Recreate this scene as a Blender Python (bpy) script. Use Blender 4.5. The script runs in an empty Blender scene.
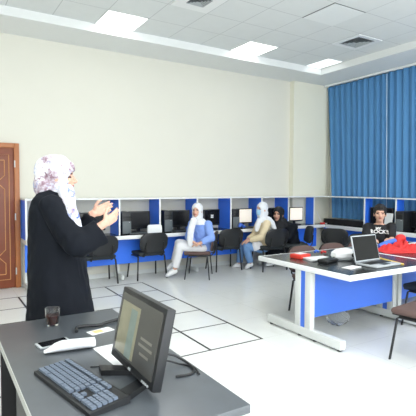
import bpy, bmesh, math, random
from mathutils import Vector, Matrix, noise
random.seed(7)
S = bpy.context.scene
COL = S.collection
R = math.radians

# ---------------------------------------------------------------- camera
FPX, CAMZ = 443.0, 1.51
YAW, PIT, ROL = R(31.73), R(2.81), R(0.30)
_f = Vector((math.sin(YAW)*math.cos(PIT), math.cos(YAW)*math.cos(PIT), -math.sin(PIT)))
_r0 = Vector((math.cos(YAW), -math.sin(YAW), 0)); _u0 = _r0.cross(_f)
_r = _r0*math.cos(ROL) + _u0*math.sin(ROL); _u = _u0*math.cos(ROL) - _r0*math.sin(ROL)
cd = bpy.data.cameras.new('camera'); cam = bpy.data.objects.new('camera', cd); COL.objects.link(cam)
cd.sensor_width = 36; cd.lens = 36*FPX/416; cd.clip_start = 0.05
m = Matrix((_r, _u, -_f)).transposed().to_4x4(); m.translation = (0, 0, CAMZ)
cam.matrix_world = m; S.camera = cam

# ---------------------------------------------------------------- light
S.view_settings.view_transform = 'Standard'; S.view_settings.look = 'None'
S.view_settings.gamma = 1; S.view_settings.use_curve_mapping = False
S.view_settings.exposure = 0.08
w = bpy.data.worlds.new('daylight'); S.world = w; w.use_nodes = True
w.node_tree.nodes['Background'].inputs[0].default_value = (0.93, 0.97, 1.0, 1)
w.node_tree.nodes['Background'].inputs[1].default_value = 4.1
def area(name, loc, size, power, col=(1, .98, .95), rot=(0, 0, 0)):
    l = bpy.data.lights.new(name, 'AREA'); l.energy = power; l.size = size; l.color = col
    o = bpy.data.objects.new(name, l); COL.objects.link(o); o.location = loc; o.rotation_euler = rot
    return o
for k, (x, y) in enumerate([(0, 3.4), (2.3, 3.4), (4.6, 2.2), (0, 1.0), (2.3, 1.0), (6.0, 3.0), (4.6, 0.0), (0, -1.4), (2.3, -1.4)]):
    area('ceiling_fill_lamp', (x, y, 3.78), 0.56, 38 if (x, y) == (2.3, 1.0) else 17)  # unseen ceiling lamps added for room light, one stronger for the near floor

# ---------------------------------------------------------------- helpers
def W(x, y, t):          # world point seen at pixel (x, y), t metres in front of the lens
    return Vector((0, 0, CAMZ)) + (_f + _r*((x-208)/FPX) + _u*((208-y)/FPX))*t

def lin(c):
    return tuple(((v/255)/12.92 if v/255 <= .04045 else ((v/255+.055)/1.055)**2.4) for v in c)

def M(name, rgb, rough=.5, metal=0., var=.06, scale=25., bump=0., spec=.5, emit=0., trans=0., ior=1.45):
    mt = bpy.data.materials.new(name); mt.use_nodes = True
    nt = mt.node_tree; b = nt.nodes['Principled BSDF']
    c = lin(rgb)
    tc = nt.nodes.new('ShaderNodeTexCoord'); nz = nt.nodes.new('ShaderNodeTexNoise')
    nz.inputs['Scale'].default_value = scale; nz.inputs['Detail'].default_value = 3
    nt.links.new(tc.outputs['Object'], nz.inputs['Vector'])
    mx = nt.nodes.new('ShaderNodeMix'); mx.data_type = 'RGBA'
    mx.inputs[6].default_value = (*[v*(1-var) for v in c], 1); mx.inputs[7].default_value = (*[min(1, v*(1+var)) for v in c], 1)
    nt.links.new(nz.outputs['Fac'], mx.inputs[0]); nt.links.new(mx.outputs[2], b.inputs['Base Color'])
    b.inputs['Roughness'].default_value = rough; b.inputs['Metallic'].default_value = metal
    b.inputs['Specular IOR Level'].default_value = spec
    if bump:
        bp = nt.nodes.new('ShaderNodeBump'); bp.inputs['Strength'].default_value = bump; bp.inputs['Distance'].default_value = .01
        nt.links.new(nz.outputs['Fac'], bp.inputs['Height']); nt.links.new(bp.outputs['Normal'], b.inputs['Normal'])
    if emit:
        nt.links.new(mx.outputs[2], b.inputs['Emission Color']); b.inputs['Emission Strength'].default_value = emit
    if trans:
        b.inputs['Transmission Weight'].default_value = trans; b.inputs['IOR'].default_value = ior
    return mt

def grid_mat(name, rgb, line, cell, mortar, off=(0, 0, 0), rough=.4, var=.03, spec=.5):
    mt = M(name, rgb, rough, var=var, scale=6, spec=spec); nt = mt.node_tree; b = nt.nodes['Principled BSDF']
    src = b.inputs['Base Color'].links[0].from_socket
    tc = nt.nodes.new('ShaderNodeTexCoord'); mp = nt.nodes.new('ShaderNodeMapping'); mp.inputs['Location'].default_value = off
    br = nt.nodes.new('ShaderNodeTexBrick'); br.offset = 0; br.squash = 1
    br.inputs['Scale'].default_value = 1; br.inputs['Brick Width'].default_value = cell; br.inputs['Row Height'].default_value = cell
    br.inputs['Mortar Size'].default_value = mortar; br.inputs['Mortar Smooth'].default_value = .1
    br.inputs['Mortar'].default_value = (*lin(line), 1)
    nt.links.new(src, br.inputs['Color1']); nt.links.new(src, br.inputs['Color2'])
    nt.links.new(tc.outputs['Object'], mp.inputs['Vector']); nt.links.new(mp.outputs['Vector'], br.inputs['Vector'])
    nt.links.new(br.outputs['Color'], b.inputs['Base Color'])
    return mt

class MB:
    def __init__(s): s.bm = bmesh.new()
    def box(s, c, sz, rot=None, bev=0., seg=2):
        mt = Matrix.Translation(c) @ (rot.to_4x4() if rot else Matrix.Identity(4)) @ Matrix.Diagonal((*sz, 1))
        vs = bmesh.ops.create_cube(s.bm, size=1, matrix=mt)['verts']
        if bev:
            es = list({e for v in vs for e in v.link_edges})
            bmesh.ops.bevel(s.bm, geom=es, offset=bev, segments=seg, affect='EDGES', profile=.5)
        return s
    def bx(s, x0, x1, y0, y1, z0, z1, bev=0.):
        return s.box(((x0+x1)/2, (y0+y1)/2, (z0+z1)/2), (abs(x1-x0), abs(y1-y0), abs(z1-z0)), None, bev)
    def loft(s, rings, cap=True, close=True):
        vr = [[s.bm.verts.new(p) for p in r] for r in rings]
        n = len(vr[0])
        for a, b in zip(vr, vr[1:]):
            for i in range(n if close else n-1):
                j = (i+1) % n
                s.bm.faces.new((a[i], a[j], b[j], b[i]))
        if cap and close:
            s.bm.faces.new(vr[0][::-1]); s.bm.faces.new(vr[-1])
        return s
    def tube(s, pts, rad, seg=10, up=None, cap=True):
        pts = [Vector(p) for p in pts]; n = len(pts)
        if not isinstance(rad, (list, tuple)): rad = [rad]*n
        rings = []; prev = None
        for i, p in enumerate(pts):
            t = (pts[min(i+1, n-1)] - pts[max(i-1, 0)]).normalized()
            if up is not None: a = Vector(up)
            elif prev is not None: a = prev
            else: a = Vector((0, 0, 1)) if abs(t.z) < .9 else Vector((0, 1, 0))
            a = (a - t*a.dot(t)).normalized(); prev = a; b = t.cross(a)
            ra, rb = rad[i] if isinstance(rad[i], (list, tuple)) else (rad[i], rad[i])
            rings.append([p + a*ra*math.cos(2*math.pi*k/seg) + b*rb*math.sin(2*math.pi*k/seg) for k in range(seg)])
        return s.loft(rings, cap)
    def limb(s, pts, rad, seg=12, up=None):      # tube with rounded ends for fusing
        s.tube(pts, rad, seg, up)
        for p, r in ((pts[0], rad[0]), (pts[-1], rad[-1])):
            q = r if isinstance(r, (list, tuple)) else (r, r)
            s.ell(p, (min(q),)*3)
        return s
    def ell(s, c, r, rot=None, u=20, v=12):
        mt = Matrix.Translation(c) @ (rot.to_4x4() if rot else Matrix.Identity(4)) @ Matrix.Diagonal((*r, 1))
        bmesh.ops.create_uvsphere(s.bm, u_segments=u, v_segments=v, radius=1, matrix=mt); return s
    def cyl(s, c, r, h, seg=20, r2=None):
        bmesh.ops.create_cone(s.bm, cap_ends=True, segments=seg, radius1=r, radius2=r if r2 is None else r2, depth=h, matrix=Matrix.Translation(c)); return s
    def lathe(s, prof, c=(0, 0, 0), seg=24, cap=False):
        c = Vector(c)
        return s.loft([[c+Vector((r*math.cos(2*math.pi*k/seg), r*math.sin(2*math.pi*k/seg), z)) for k in range(seg)] for r, z in prof], cap)
    def prism(s, poly, axis, a0, a1):            # poly in the two other axes, extruded along axis
        def P(p, a): q = list(p); q.insert(axis, a); return Vector(q)
        return s.loft([[P(p, a0) for p in poly], [P(p, a1) for p in poly]])
    def mesh(s, name):
        bmesh.ops.recalc_face_normals(s.bm, faces=s.bm.faces)
        me = bpy.data.meshes.new(name); s.bm.to_mesh(me); s.bm.free(); return me
    def build(s, name, mat, parent=None, smooth=True, **kw):
        me = s.mesh(name)
        return link(name, me, mat, parent, smooth, **kw)

def link(name, me, mat, parent=None, smooth=True, ang=40, **kw):
    for mm in (mat if isinstance(mat, (list, tuple)) else [mat]): me.materials.append(mm)
    if smooth:
        me.polygons.foreach_set('use_smooth', [True]*len(me.polygons)); me.set_sharp_from_angle(angle=R(ang))
    o = bpy.data.objects.new(name, me); COL.objects.link(o)
    if parent: o.parent = parent
    for k, v in kw.items(): o[k] = v
    return o

def fuse(mb, voxel, smooth=4, fac=.5):           # overlapping volumes -> one continuous surface
    me = mb.mesh('tmp'); o = bpy.data.objects.new('tmp', me); COL.objects.link(o)
    md = o.modifiers.new('r', 'REMESH'); md.mode = 'VOXEL'; md.voxel_size = voxel
    if smooth: sm = o.modifiers.new('s', 'SMOOTH'); sm.iterations = smooth; sm.factor = fac
    dg = bpy.context.evaluated_depsgraph_get(); dg.update()
    out = bpy.data.meshes.new_from_object(o.evaluated_get(dg))
    bpy.data.objects.remove(o); bpy.data.meshes.remove(me)
    out.materials.clear()
    return out

def thing(name, label, cat, loc=(0, 0, 0), rz=0., group=None):
    o = bpy.data.objects.new(name, None); COL.objects.link(o); o.empty_display_size = .1
    o.location = loc; o.rotation_euler = (0, 0, rz); tag(o, label, cat, group); return o
def tag(o, label, cat, group=None):
    o['label'] = label; o['category'] = cat
    if group: o['group'] = group
    return o
def dup(root, loc, rz, label, group=None):
    r = root.copy(); COL.objects.link(r); r.location = loc; r.rotation_euler = (0, 0, rz); r['label'] = label
    if group: r['group'] = group
    for ch in list(root.children):
        c = ch.copy(); COL.objects.link(c); c.parent = r
        for g in ch.children:
            d = g.copy(); COL.objects.link(d); d.parent = c
    return r
def struct(name, mb, mat, **kw): return mb.build(name, mat, smooth=False, kind='structure', **kw)

# ---------------------------------------------------------------- materials
m_wall = M('cream_paint', (218, 217, 206), .7, var=.015, scale=3)
m_pier = M('cream_pier_paint', (230, 229, 212), .7, var=.015, scale=3)
m_soffit = M('white_gypsum', (226, 229, 228), .8, var=.01, scale=3)
m_ceil = grid_mat('ceiling_tiles', (222, 226, 226), (190, 194, 195), .58, .005, off=(-1.99, -5.72, 0), rough=.9, var=.03, spec=.1)
m_floor = grid_mat('floor_tiles', (232, 235, 233), (208, 210, 208), .6, .002, off=(-2.74+.6, -3.4+.6, 0), rough=.22, var=.03, spec=.4)
m_white = M('white_laminate', (232, 235, 236), .4, var=.02)
m_steel = M('pale_powder_coat', (214, 218, 216), .4, var=.02)
m_blue = M('blue_laminate', (66, 116, 224), .45, var=.03, scale=4)
m_bblue = M('bench_blue_laminate', (54, 124, 255), .45, var=.03, scale=4)
m_black = M('black_plastic', (30, 32, 35), .4, var=.1)
m_grey = M('grey_plastic', (96, 104, 108), .45, var=.06)
m_top = M('black_worktop', (40, 44, 46), .22, var=.12, scale=60)
m_tape = M('black_tape', (24, 25, 27), .5)
m_curt = M('blue_curtain_cloth', (86, 138, 186), .85, var=.05, scale=40, bump=.1, spec=.2)
m_char = M('charcoal_fabric', (46, 53, 57), .75, var=.15, scale=150, bump=.2)
m_brown = M('brown_fabric', (98, 78, 74), .8, var=.12, scale=150, bump=.2)
m_tubeblk = M('black_tube_metal', (26, 27, 29), .35, var=.05)
m_skin = M('skin', (214, 168, 146), .55, var=.05, scale=30)
m_skin2 = M('skin_tan', (196, 152, 130), .55, var=.05, scale=30)
m_lip = M('lips', (176, 104, 98), .5)
m_eye = M('eye_dark', (44, 32, 28), .3)
m_brow = M('eyebrow', (62, 46, 40), .7)
m_glow = M('lamp_diffuser', (255, 255, 250), .5, var=0., emit=3.2)

# ---------------------------------------------------------------- setting
XR, YB, ZS, ZC = 7.43, 7.05, 3.69, 3.81
XI, YI = 6.47, 6.30                               # inner edges of the lowered border
struct('floor', MB().bx(-2.6, XR+.2, -2.6, YB+.2, -.1, 0), m_floor)
struct('wall_back', MB().bx(-2.6, XR+.2, YB, YB+.15, 0, 4.0), m_wall)
struct('wall_left', MB().bx(-2.75, -2.6, -2.6, YB, 0, 4.0), m_wall)
struct('wall_right', MB().bx(XR, XR+.15, -2.6, YB, 0, 4.0), m_wall)
struct('wall_pier', MB().bx(6.36, XR, 6.93, YB, 0, ZS), m_pier)
sf = MB().bx(-2.6, XR, YI, YB, ZS, ZC+.06).bx(XI, XR, -2.6, YI, ZS, ZC+.06)
struct('ceiling_border', sf, m_soffit)
struct('ceiling', MB().bx(-2.6, XI, -2.6, YI, ZC, ZC+.06), m_ceil)
struct('baseboard_back', MB().bx(1.09, 6.36, YB-.015, YB, 0, .07), m_steel)

# door at the far left of the back wall
m_door = M('door_wood', (126, 66, 42), .4, var=.22, scale=9)
m_dframe = M('door_frame_wood', (170, 106, 62), .4, var=.12, scale=9)
m_gold = M('pale_wood_inlay', (204, 150, 96), .4)
dr = thing('door_1', 'brown carved wooden door with pale inlay lines in an orange wood frame', 'door', (0.55, YB, 0)); dr['kind'] = 'structure'
MB().bx(-.45, .45, -.045, -.002, .005, 2.05, .004).build('door_leaf', m_door, dr)
MB().bx(.45, .52, -.07, -.002, 0, 2.12, .006).bx(-.52, -.45, -.07, -.002, 0, 2.12, .006).bx(-.45, .45, -.07, -.002, 2.05, 2.12, .006).build('door_frame', m_dframe, dr)
ins = MB()
def inlay(pts): ins.tube([(x, -.047, z) for x, z in pts], .006, 6)
for sx in (-1, 1):
    c = .22*sx
    inlay([(c+.16, .13), (c+.16, 1.95), (c-.16, 1.95), (c-.16, .13), (c+.16, .13)])
    for zc in (.47, 1.55):
        inlay([(c+.10, zc-.2), (c+.10, zc-.1), (c, zc), (c-.10, zc+.1), (c-.10, zc+.2)])
        inlay([(c-.10, zc-.2), (c-.10, zc-.1), (c, zc), (c+.10, zc+.1), (c+.10, zc+.2)])
    for s2 in (-1, 1):
        inlay([(c+.10*s2, .67), (c+.10*s2, 1.35)]); inlay([(c+.10*s2, .21), (c+.10*s2, .27)]); inlay([(c+.10*s2, 1.75), (c+.10*s2, 1.87)])
    inlay([(c-.10, .21), (c+.10, .21)]); inlay([(c-.10, 1.87), (c+.10, 1.87)])
ins.build('inlay', m_gold, dr)
for z in (.25, 1.05, 1.82):
    MB().cyl((.455, -.075, z), .009, .10, 10).build('hinge', m_steel, dr)

# curtains on the right wall
m_hem = M('pale_hem_cloth', (178, 204, 226), .8)
def curtain(y0, y1, ztop, zbot, lean, label, seed, gapx=.07):
    rnd = random.Random(seed); n = int(abs(y1-y0)/.014); rings = []
    ph = [rnd.uniform(0, 6) for _ in range(3)]
    def off(s, k):
        return .026*math.sin(s*2*math.pi/.15+ph[0]+.9*math.sin(s*3.1+ph[1])) + .010*math.sin(s*2*math.pi/.063+ph[2]) + .012*k*math.sin(s*9+ph[1])
    prof = []
    for k in range(13):
        f = k/12; z = ztop+(zbot-ztop)*f; row = []
        for i in range(n+1):
            g = i/n; s = g*abs(y1-y0)
            y = y0+(y1-y0)*g + lean*f*(1-g)**2 - gapx*f
            row.append((y, z, XR-.125+off(s, f)*(.75+.35*f)))
        prof.append(row)
    mb = MB()
    rr = [[Vector((x, y, z)) for (y, z, x) in row] + [Vector((x+.006, y, z)) for (y, z, x) in row[::-1]] for row in prof]
    mb.loft(rr)
    o = mb.build('curtain', m_curt, smooth=True, ang=80); tag(o, label, 'curtain', 'blue curtains on the right wall')
    if lean: MB().tube([(XR-.165, y1-gapx*k/12-.004, ztop+(zbot-ztop)*k/12) for k in range(13)], .008, 6).build('hem', m_hem, o, label='pale hem along the gap')
    return o
curtain(6.92, 5.405, 3.655, .85, -.11, 'blue pleated curtain nearest the room corner, left of the narrow gap', 3)
curtain(5.395, 2.6, 3.665, .85, 0, 'blue pleated curtain right of the narrow gap, cut by the photo edge', 5)
tag(MB().bx(XR-.21, XR-.19, 2.6, 6.925, 3.652, 3.688).build('curtain_top_strip', m_white), 'thin white strip under the ceiling border above the blue curtains', 'curtain rail')  # white strip put in for the bright line above the curtains

# ceiling panels
def cell(k, j): return (1.99+.58*k, 1.99+.58*(k+1), 5.72+.58*j, 5.72+.58*(j+1))
def lamp(k, j, label, x1=None, mg=None):
    a, b, c, d = cell(k, j)
    if x1: b = x1
    t = thing('ceiling_light', label, 'ceiling light', ((a+b)/2, (c+d)/2, ZC), 0, 'square ceiling light panels')
    hx, hy = (b-a)/2, (d-c)/2
    f = MB()
    for s in (-1, 1):
        f.bx(s*hx, s*(hx-.012), -hy, hy, -.006, 0); f.bx(-hx, hx, s*hy, s*(hy-.012), -.006, 0)
    f.build('frame', m_white, t, False)
    MB().bx(-hx+.012, hx-.012, -hy+.012, hy-.012, -.004, 0).build('diffuser', mg or m_glow, t, False)
lamp(-4, 0, 'glowing square ceiling light panel cut by the upper left corner of the photo')
lamp(0, 0, 'glowing square ceiling light panel above the teacher, second from the left')
lamp(4, 0, 'glowing square ceiling light panel over the middle of the back wall')
lamp(7, 0, 'glowing ceiling light panel tucked into the room corner above the curtains', XI-.03, M('dim_lamp_diffuser', (246, 250, 250), .5, var=0., emit=1.1))
m_off = M('unlit_diffuser', (230, 234, 234), .6, var=.02)
m_slot = M('dark_slot', (88, 92, 94), .8)
a, b, c, d = cell(4, -3)
t = thing('access_panel', 'square white ceiling panel outlined by a thin dark gap, beside the round-the-corner vent', 'ceiling panel', ((a+b)/2, (c+d)/2, ZC))
t['label'] = 'unlit square ceiling panel outlined by a thin dark gap near the air vent'
MB().bx(-.29, .29, -.29, .29, -.003, 0).build('gap_frame', m_slot, t, False)
MB().bx(-.278, .282, -.278, .282, -.008, 0).build('panel', m_off, t, False)
m_vback = M('vent_shadow_grey', (92, 98, 100), .8); m_vlouv = M('vent_louver', (170, 176, 178), .6)
def vent(k, j, label, o=.2):
    a, b, c, d = cell(k, j)
    t = thing('air_vent', label, 'air vent', ((a+b)/2, (c+d)/2, ZC), 0)
    f = MB()
    for s in (-1, 1):
        f.bx(s*.27, s*o, -.27, .27, -.012, -.001); f.bx(-o+.0005, o-.0005, s*.27, s*o, -.012, -.001)
    f.build('frame', m_white, t, False)
    MB().bx(-o, o, -o, o, -.002, 0).build('backing', m_vback, t, False)
    for q in range(4):
        h = o*(.95-.225*q)
        l = MB().loft([[Vector((sx*h, sy*h, -.012)) for sx, sy in ((-1, -1), (1, -1), (1, 1), (-1, 1))],
                       [Vector((sx*(h-.09*o), sy*(h-.09*o), -.003)) for sx, sy in ((-1, -1), (1, -1), (1, 1), (-1, 1))]], cap=False)
        l.build('louver', m_vlouv, t, False)
vent(6, -2, 'square ceiling air vent with dark louvres near the curtain side')
vent(1, -2, 'square white ceiling air vent cut by the top edge of the photo', .13)

# tape grid on the floor
tp = MB()
for x in (2.74, 2.14, 1.54, .94): tp.bx(x-.011, x+.011, 3.39, 6.39 if x < 2.8 else 6.3, .0, .0015)
for i, y in enumerate((3.4, 4.0, 4.6, 5.2, 5.8, 6.38)): tp.bx(-1.2, 2.75, y-.008, y+.008, .0, .0017)
tag(tp.build('floor_tape', m_tape, smooth=False), 'grid of black tape lines stuck on the pale floor tiles beside the teacher', 'floor tape')

# ---------------------------------------------------------------- computer benches
def bench_leg(mb_par, x, y0, y1, ztop):
    MB().bx(x-.02, x+.02, y1-.16, y1-.05, .05, ztop).bx(x-.022, x+.022, y0, y1, .012, .085, .006).build('leg', m_steel, mb_par)
bb = thing('computer_bench', 'long computer bench with blue carrel dividers along the cream back wall', 'computer bench', (0, 0, 0))
ZT, YE = .73, 6.55
MB().bx(1.085, 6.93, YE+.008, 7.03, ZT-.03, ZT).build('worktop', m_top, bb, False)
MB().bx(1.085, 6.93, YE, YE+.012, ZT-.062, ZT-.001, .004).bx(1.08, 1.089, YE, 7.03, ZT-.06, ZT-.001).build('edge_strip', m_white, bb, label='white front edge of the worktop')
MB().bx(1.10, 6.93, 6.80, 6.818, .245, ZT-.03).build('modesty_panel', m_bblue, bb, False)
MB().bx(1.085, 7.25, 6.63, 6.92, 1.295, 1.315).bx(1.085, 6.355, 6.92, 7.045, 1.295, 1.315).build('top_board', m_white, bb, False)
for k in range(9):
    x = 1.095+.7*k if k < 8 else 6.69
    x = [1.095, 1.75, 2.47, 3.17, 3.885, 4.595, 5.31, 5.985, 6.69][k]
    y1 = 7.045 if x < 6.36 else 6.87
    d = MB().bx(x-.010, x+.010, 6.645, y1, ZT, 1.295).build('divider', m_bblue, bb, False)
    MB().bx(x-.0125, x+.0125, 6.63, 6.645, ZT, 1.296).build('edge_strip', m_white, d, False)
for x in (1.12, 2.53, 3.90, 5.32, 6.66): bench_leg(bb, x, 6.65, 7.02, ZT-.03)
rb = thing('computer_bench', 'computer bench with blue carrel dividers below the blue curtains', 'computer bench', (0, 0, 0))
XE = 6.93
MB().bx(XE+.008, 7.26, 2.4, 6.87, ZT-.03, ZT).build('worktop', m_top, rb, False)
MB().bx(XE, XE+.012, 2.4, 6.549, ZT-.075, ZT-.001, .004).build('edge_strip', m_white, rb, label='white front edge of the worktop')
MB().bx(7.19, 7.25, 4.97, 6.85, ZT, ZT+.10).build('shade_strip', m_black, rb, False)  # added black strip standing in for the shade behind the worktop
MB().bx(7.14, 7.158, 2.4, 6.78, .18, ZT-.03).build('modesty_panel', m_bblue, rb, False)
MB().bx(7.01, 7.235, 2.4, 6.628, 1.295, 1.315).build('top_board', m_white, rb, False)
for y in (5.64, 4.96, 4.26, 3.56, 2.86):
    d = MB().bx(7.025, 7.235, y-.01, y+.01, ZT, 1.295).build('divider', m_bblue, rb, False)
    MB().bx(7.01, 7.025, y-.0125, y+.0125, ZT, 1.296).build('edge_strip', m_white, d, False)
for y in (5.9, 4.6, 3.2):
    MB().bx(7.19, 7.27, y-.02, y+.02, .05, ZT-.03).bx(6.99, 7.30, y-.022, y+.022, .012, .085).build('leg', m_steel, rb, False)

# ---------------------------------------------------------------- computers on the benches
m_scr = M('dark_screen', (20, 22, 26), .25, var=.05, spec=.25)
m_lit = M('lit_screen', (236, 228, 214), .4, var=.06, scale=8, emit=.55)
def make_monitor(label, lit=False, w=.37, h=.29, low=.05, group='monitors on the benches'):
    t = thing('computer_monitor', label, 'monitor', (0, 0, 0), 0, group)
    MB().box((0, .0, low+h/2+.02), (w, .035, h), None, .008).box((0, .03, low+h/2+.02), (w*.7, .04, h*.6), None, .012).build('casing', m_black, t)
    s = MB().box((0, -.0185, low+h/2+.026), (w-.036, .003, h-.045)).build('screen', m_lit if lit else m_scr, t, False)
    MB().box((0, .045, (low+h*.4)/2+.01), (.06, .025, low+h*.4), None, .006).build('stand', m_black, t)
    MB().box((0, .03, .009), (.22, .17, .018), None, .006).build('base', m_black, t)
    return t
def make_tower(label):
    t = thing('computer_tower', label, 'computer', (0, 0, 0), 0, 'computer towers on the benches')
    MB().box((0, 0, .185), (.155, .36, .35), None, .006).build('case', m_black, t)
    MB().box((0, -.184, .115), (.145, .012, .20), None, .004).build('front_panel', m_grey, t, label='grey lower front panel')
    MB().box((0, -.184, .29), (.13, .008, .035), None, .003).box((0, -.184, .25), (.13, .008, .02), None, .003).build('drive_bay', m_black, t)
    MB().cyl((.04, -.19, .20), .008, .008, 10).build('power_button', m_steel, t)
    for s in (-1, 1): MB().box((s*.05, 0, .005), (.03, .3, .01)).build('foot', m_black, t, False)
    return t
mon = make_monitor('x'); lit = make_monitor('x', True); tow = make_tower('x')
first = {}
def put(proto, x, y, z, rz, label):
    k = proto.name
    if k not in first:
        first[k] = 1; proto.location = (x, y, z); proto.rotation_euler = (0, 0, rz); proto['label'] = label; return proto
    return dup(proto, (x, y, z), rz, label)
put(mon, 1.36, 6.86, ZT, 0, 'black monitor in the first carrel beside the wooden door, half hidden by the teacher')
put(tow, 1.85, 6.84, ZT, 0, 'black computer tower in the carrel behind the teacher\'s chest')
put(mon, 2.13, 6.86, ZT, 0, 'black monitor in the carrel behind the teacher\'s hands')
put(tow, 2.60, 6.84, ZT, 0, 'computer tower in the carrel just right of the teacher\'s hands')
put(mon, 2.89, 6.85, ZT, R(-4), 'black monitor in the carrel just right of the teacher\'s hands')
put(tow, 3.34, 6.84, ZT, 0, 'computer tower in the carrel left of the woman in light blue')
put(mon, 3.64, 6.84, ZT, R(-10), 'black monitor in the carrel left of the woman in light blue')
mw = put(mon, 4.29, 6.82, ZT, R(8), 'black monitor with a small white logo behind the woman in light blue')
put(tow, 4.73, 6.84, ZT, 0, 'black computer tower left of the cream lit monitor')
put(lit, 5.03, 6.83, ZT, 0, 'monitor with a cream lit screen left of the woman in the blue mask')
put(mon, 5.70, 6.84, ZT, 0, 'black monitor right behind the masked woman\'s shoulder')
put(lit, 6.33, 6.80, ZT, 0, 'monitor with a cream lit screen behind the woman in black')
lg = MB()
for sx in (-1, 1):
    for sz in (-1, 1): lg.box((sx*.016, -.0215, .235+sz*.016), (.027, .002, .027))
lg.build('screen_logo', m_white, mw, False, label='small white four square logo')
# right bench
def put_r(proto, y, label, x=7.13): return put(proto, x, y, ZT, R(-90), label)
big = make_monitor('black widescreen monitor behind the man in the black T-shirt', w=.50, h=.33)
big.location = (7.12, 5.33, ZT); big.rotation_euler = (0, 0, R(-90))
put_r(mon, 4.54, 'black monitor at the right photo edge above the red cloth')
put_r(tow, 4.83, 'black computer tower with grey front right of the man in the black T-shirt', 7.12)
o = MB().box((0, 0, .105), (.19, .004, .21), Matrix.Rotation(R(-8), 3, 'X')).build('paper_sheet', m_white, None, False)
tag(o, 'white paper sheet propped up beside the head of the man in black', 'paper'); o.location = (6.985, 5.08, ZT+.10); o.rotation_euler = (0, 0, R(-100))
MB_sh = MB().box((0, 0, .05), (.2, .06, .10), None, .004).build('paper_tray', m_grey, None); tag(MB_sh, 'grey box under the propped white paper on the right bench', 'box'); MB_sh.location = (6.985, 5.08, ZT); MB_sh.rotation_euler = (0, 0, R(-100))

# small things on the back bench
o = MB().loft([[Vector((x, y, 0)) for x, y in ((-.125, -.02), (.125, -.02), (.125, .02), (-.125, .02))],
               [Vector((x, y, .13)) for x, y in ((-.125, -.012), (.125, -.012), (.125, .012), (-.125, .012))],
               [Vector((x, y, .15)) for x, y in ((-.10, -.006), (.105, -.006), (.105, .006), (-.10, .006))]]).build('paper_bag', m_white)
o.location = (3.055, 6.60, ZT); tag(o, 'white paper bag standing on the bench edge above the empty chair', 'paper bag')
def keyboard_small(x, y, rz, label):
    k = thing('keyboard', label, 'keyboard', (x, y, ZT), rz, 'keyboards on the back bench')
    MB().box((0, 0, .01), (.36, .13, .018), None, .005).build('case', m_black, k)
    kk = MB()
    for i in range(14):
        for j in range(4): kk.box((-.16+.0245*i, -.045+.03*j, .022), (.019, .022, .008))
    kk.build('keys', m_grey, k, False)
keyboard_small(2.80, 6.65, 0, 'black keyboard on the bench left of the white paper bag')
keyboard_small(3.62, 6.64, 0, 'black keyboard on the bench right of the white paper bag')
keyboard_small(5.05, 6.64, 0, 'black keyboard on the bench below the cream lit monitor near the masked woman')
m_bluep = M('blue_plastic', (66, 112, 214), .4)
m_redp = M('red_plastic', (206, 52, 52), .4)
o = MB().tube([(-.06, 0, .03), (-.03, 0, .085), (0, 0, .06), (.05, 0, .03), (.09, 0, .02)], [.028, .03, .03, .028, .02], 10).build('headset', m_bluep)
o.location = (4.83, 6.62, ZT+.001); tag(o, 'small blue headset on the bench left of the masked woman', 'headset')
o = MB().box((0, 0, .02), (.12, .06, .04), None, .01).build('stapler', m_redp); o.location = (5.19, 6.6, ZT); tag(o, 'small red object on the bench beside the masked woman', 'desk item')
o = MB().tube([(6.74, 6.62, ZT+.28), (6.80, 6.61, ZT+.16), (6.86, 6.60, ZT+.05), (6.97, 6.6, ZT+.014), (7.05, 6.62, ZT+.012)], .008, 8).build('cable', m_white)
tag(o, 'white cable hanging in the corner carrel of the back bench', 'cable')
o = MB().box((0, 0, .02), (.10, .05, .04), None, .01).build('power_adapter', m_redp); o.location = (6.88, 6.58, ZT); tag(o, 'small red adapter in the corner carrel beside the white cable', 'adapter')

# ---------------------------------------------------------------- chairs
def arc_pad(mb, w, h, z0, y0, lean, th, bulge, n=10, mrows=8, rnd=.45):
    # upholstered curved panel with rounded outline
    rings = []
    for side in (0, 1):
        pass
    front = []; 
    for j in range(mrows+1):
        v = -1+2*j/mrows; row = []
        hw = w/2*(1-.10*max(0, v)**2-.06*max(0, -v)**2)
        for i in range(n+1):
            u = -1+2*i/n
            r = 1-(1-max(0, 1-abs(u)**5))*0
            x = hw*u*(1-.14*abs(v)**6)
            z = z0+h/2+h/2*v*(1-.16*abs(u)**5)
            y = y0+bulge*u*u-lean*(v+1)/2
            row.append(Vector((x, y, z)))
        front.append(row)
    bm = mb.bm
    A = [[bm.verts.new(p+Vector((0, th*.5*(1-.5*(max(abs(-1+2*i/n), abs(-1+2*j/mrows))**8)), 0))) for i, p in enumerate(r)] for j, r in enumerate(front)]
    B = [[bm.verts.new(p-Vector((0, th*.5*(1-.5*(max(abs(-1+2*i/n), abs(-1+2*j/mrows))**8)), 0))) for i, p in enumerate(r)] for j, r in enumerate(front)]
    for j in range(mrows):
        for i in range(n):
            bm.faces.new((A[j][i], A[j][i+1], A[j+1][i+1], A[j+1][i])); bm.faces.new((B[j][i], B[j+1][i], B[j+1][i+1], B[j][i+1]))
    loop = [(0, i) for i in range(n)] + [(j, n) for j in range(mrows)] + [(mrows, i) for i in range(n, 0, -1)] + [(j, 0) for j in range(mrows, 0, -1)]
    for q in range(len(loop)):
        a, b = loop[q], loop[(q+1) % len(loop)]
        bm.faces.new((A[a[0]][a[1]], B[a[0]][a[1]], B[b[0]][b[1]], A[b[0]][b[1]]))
    return mb
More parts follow.
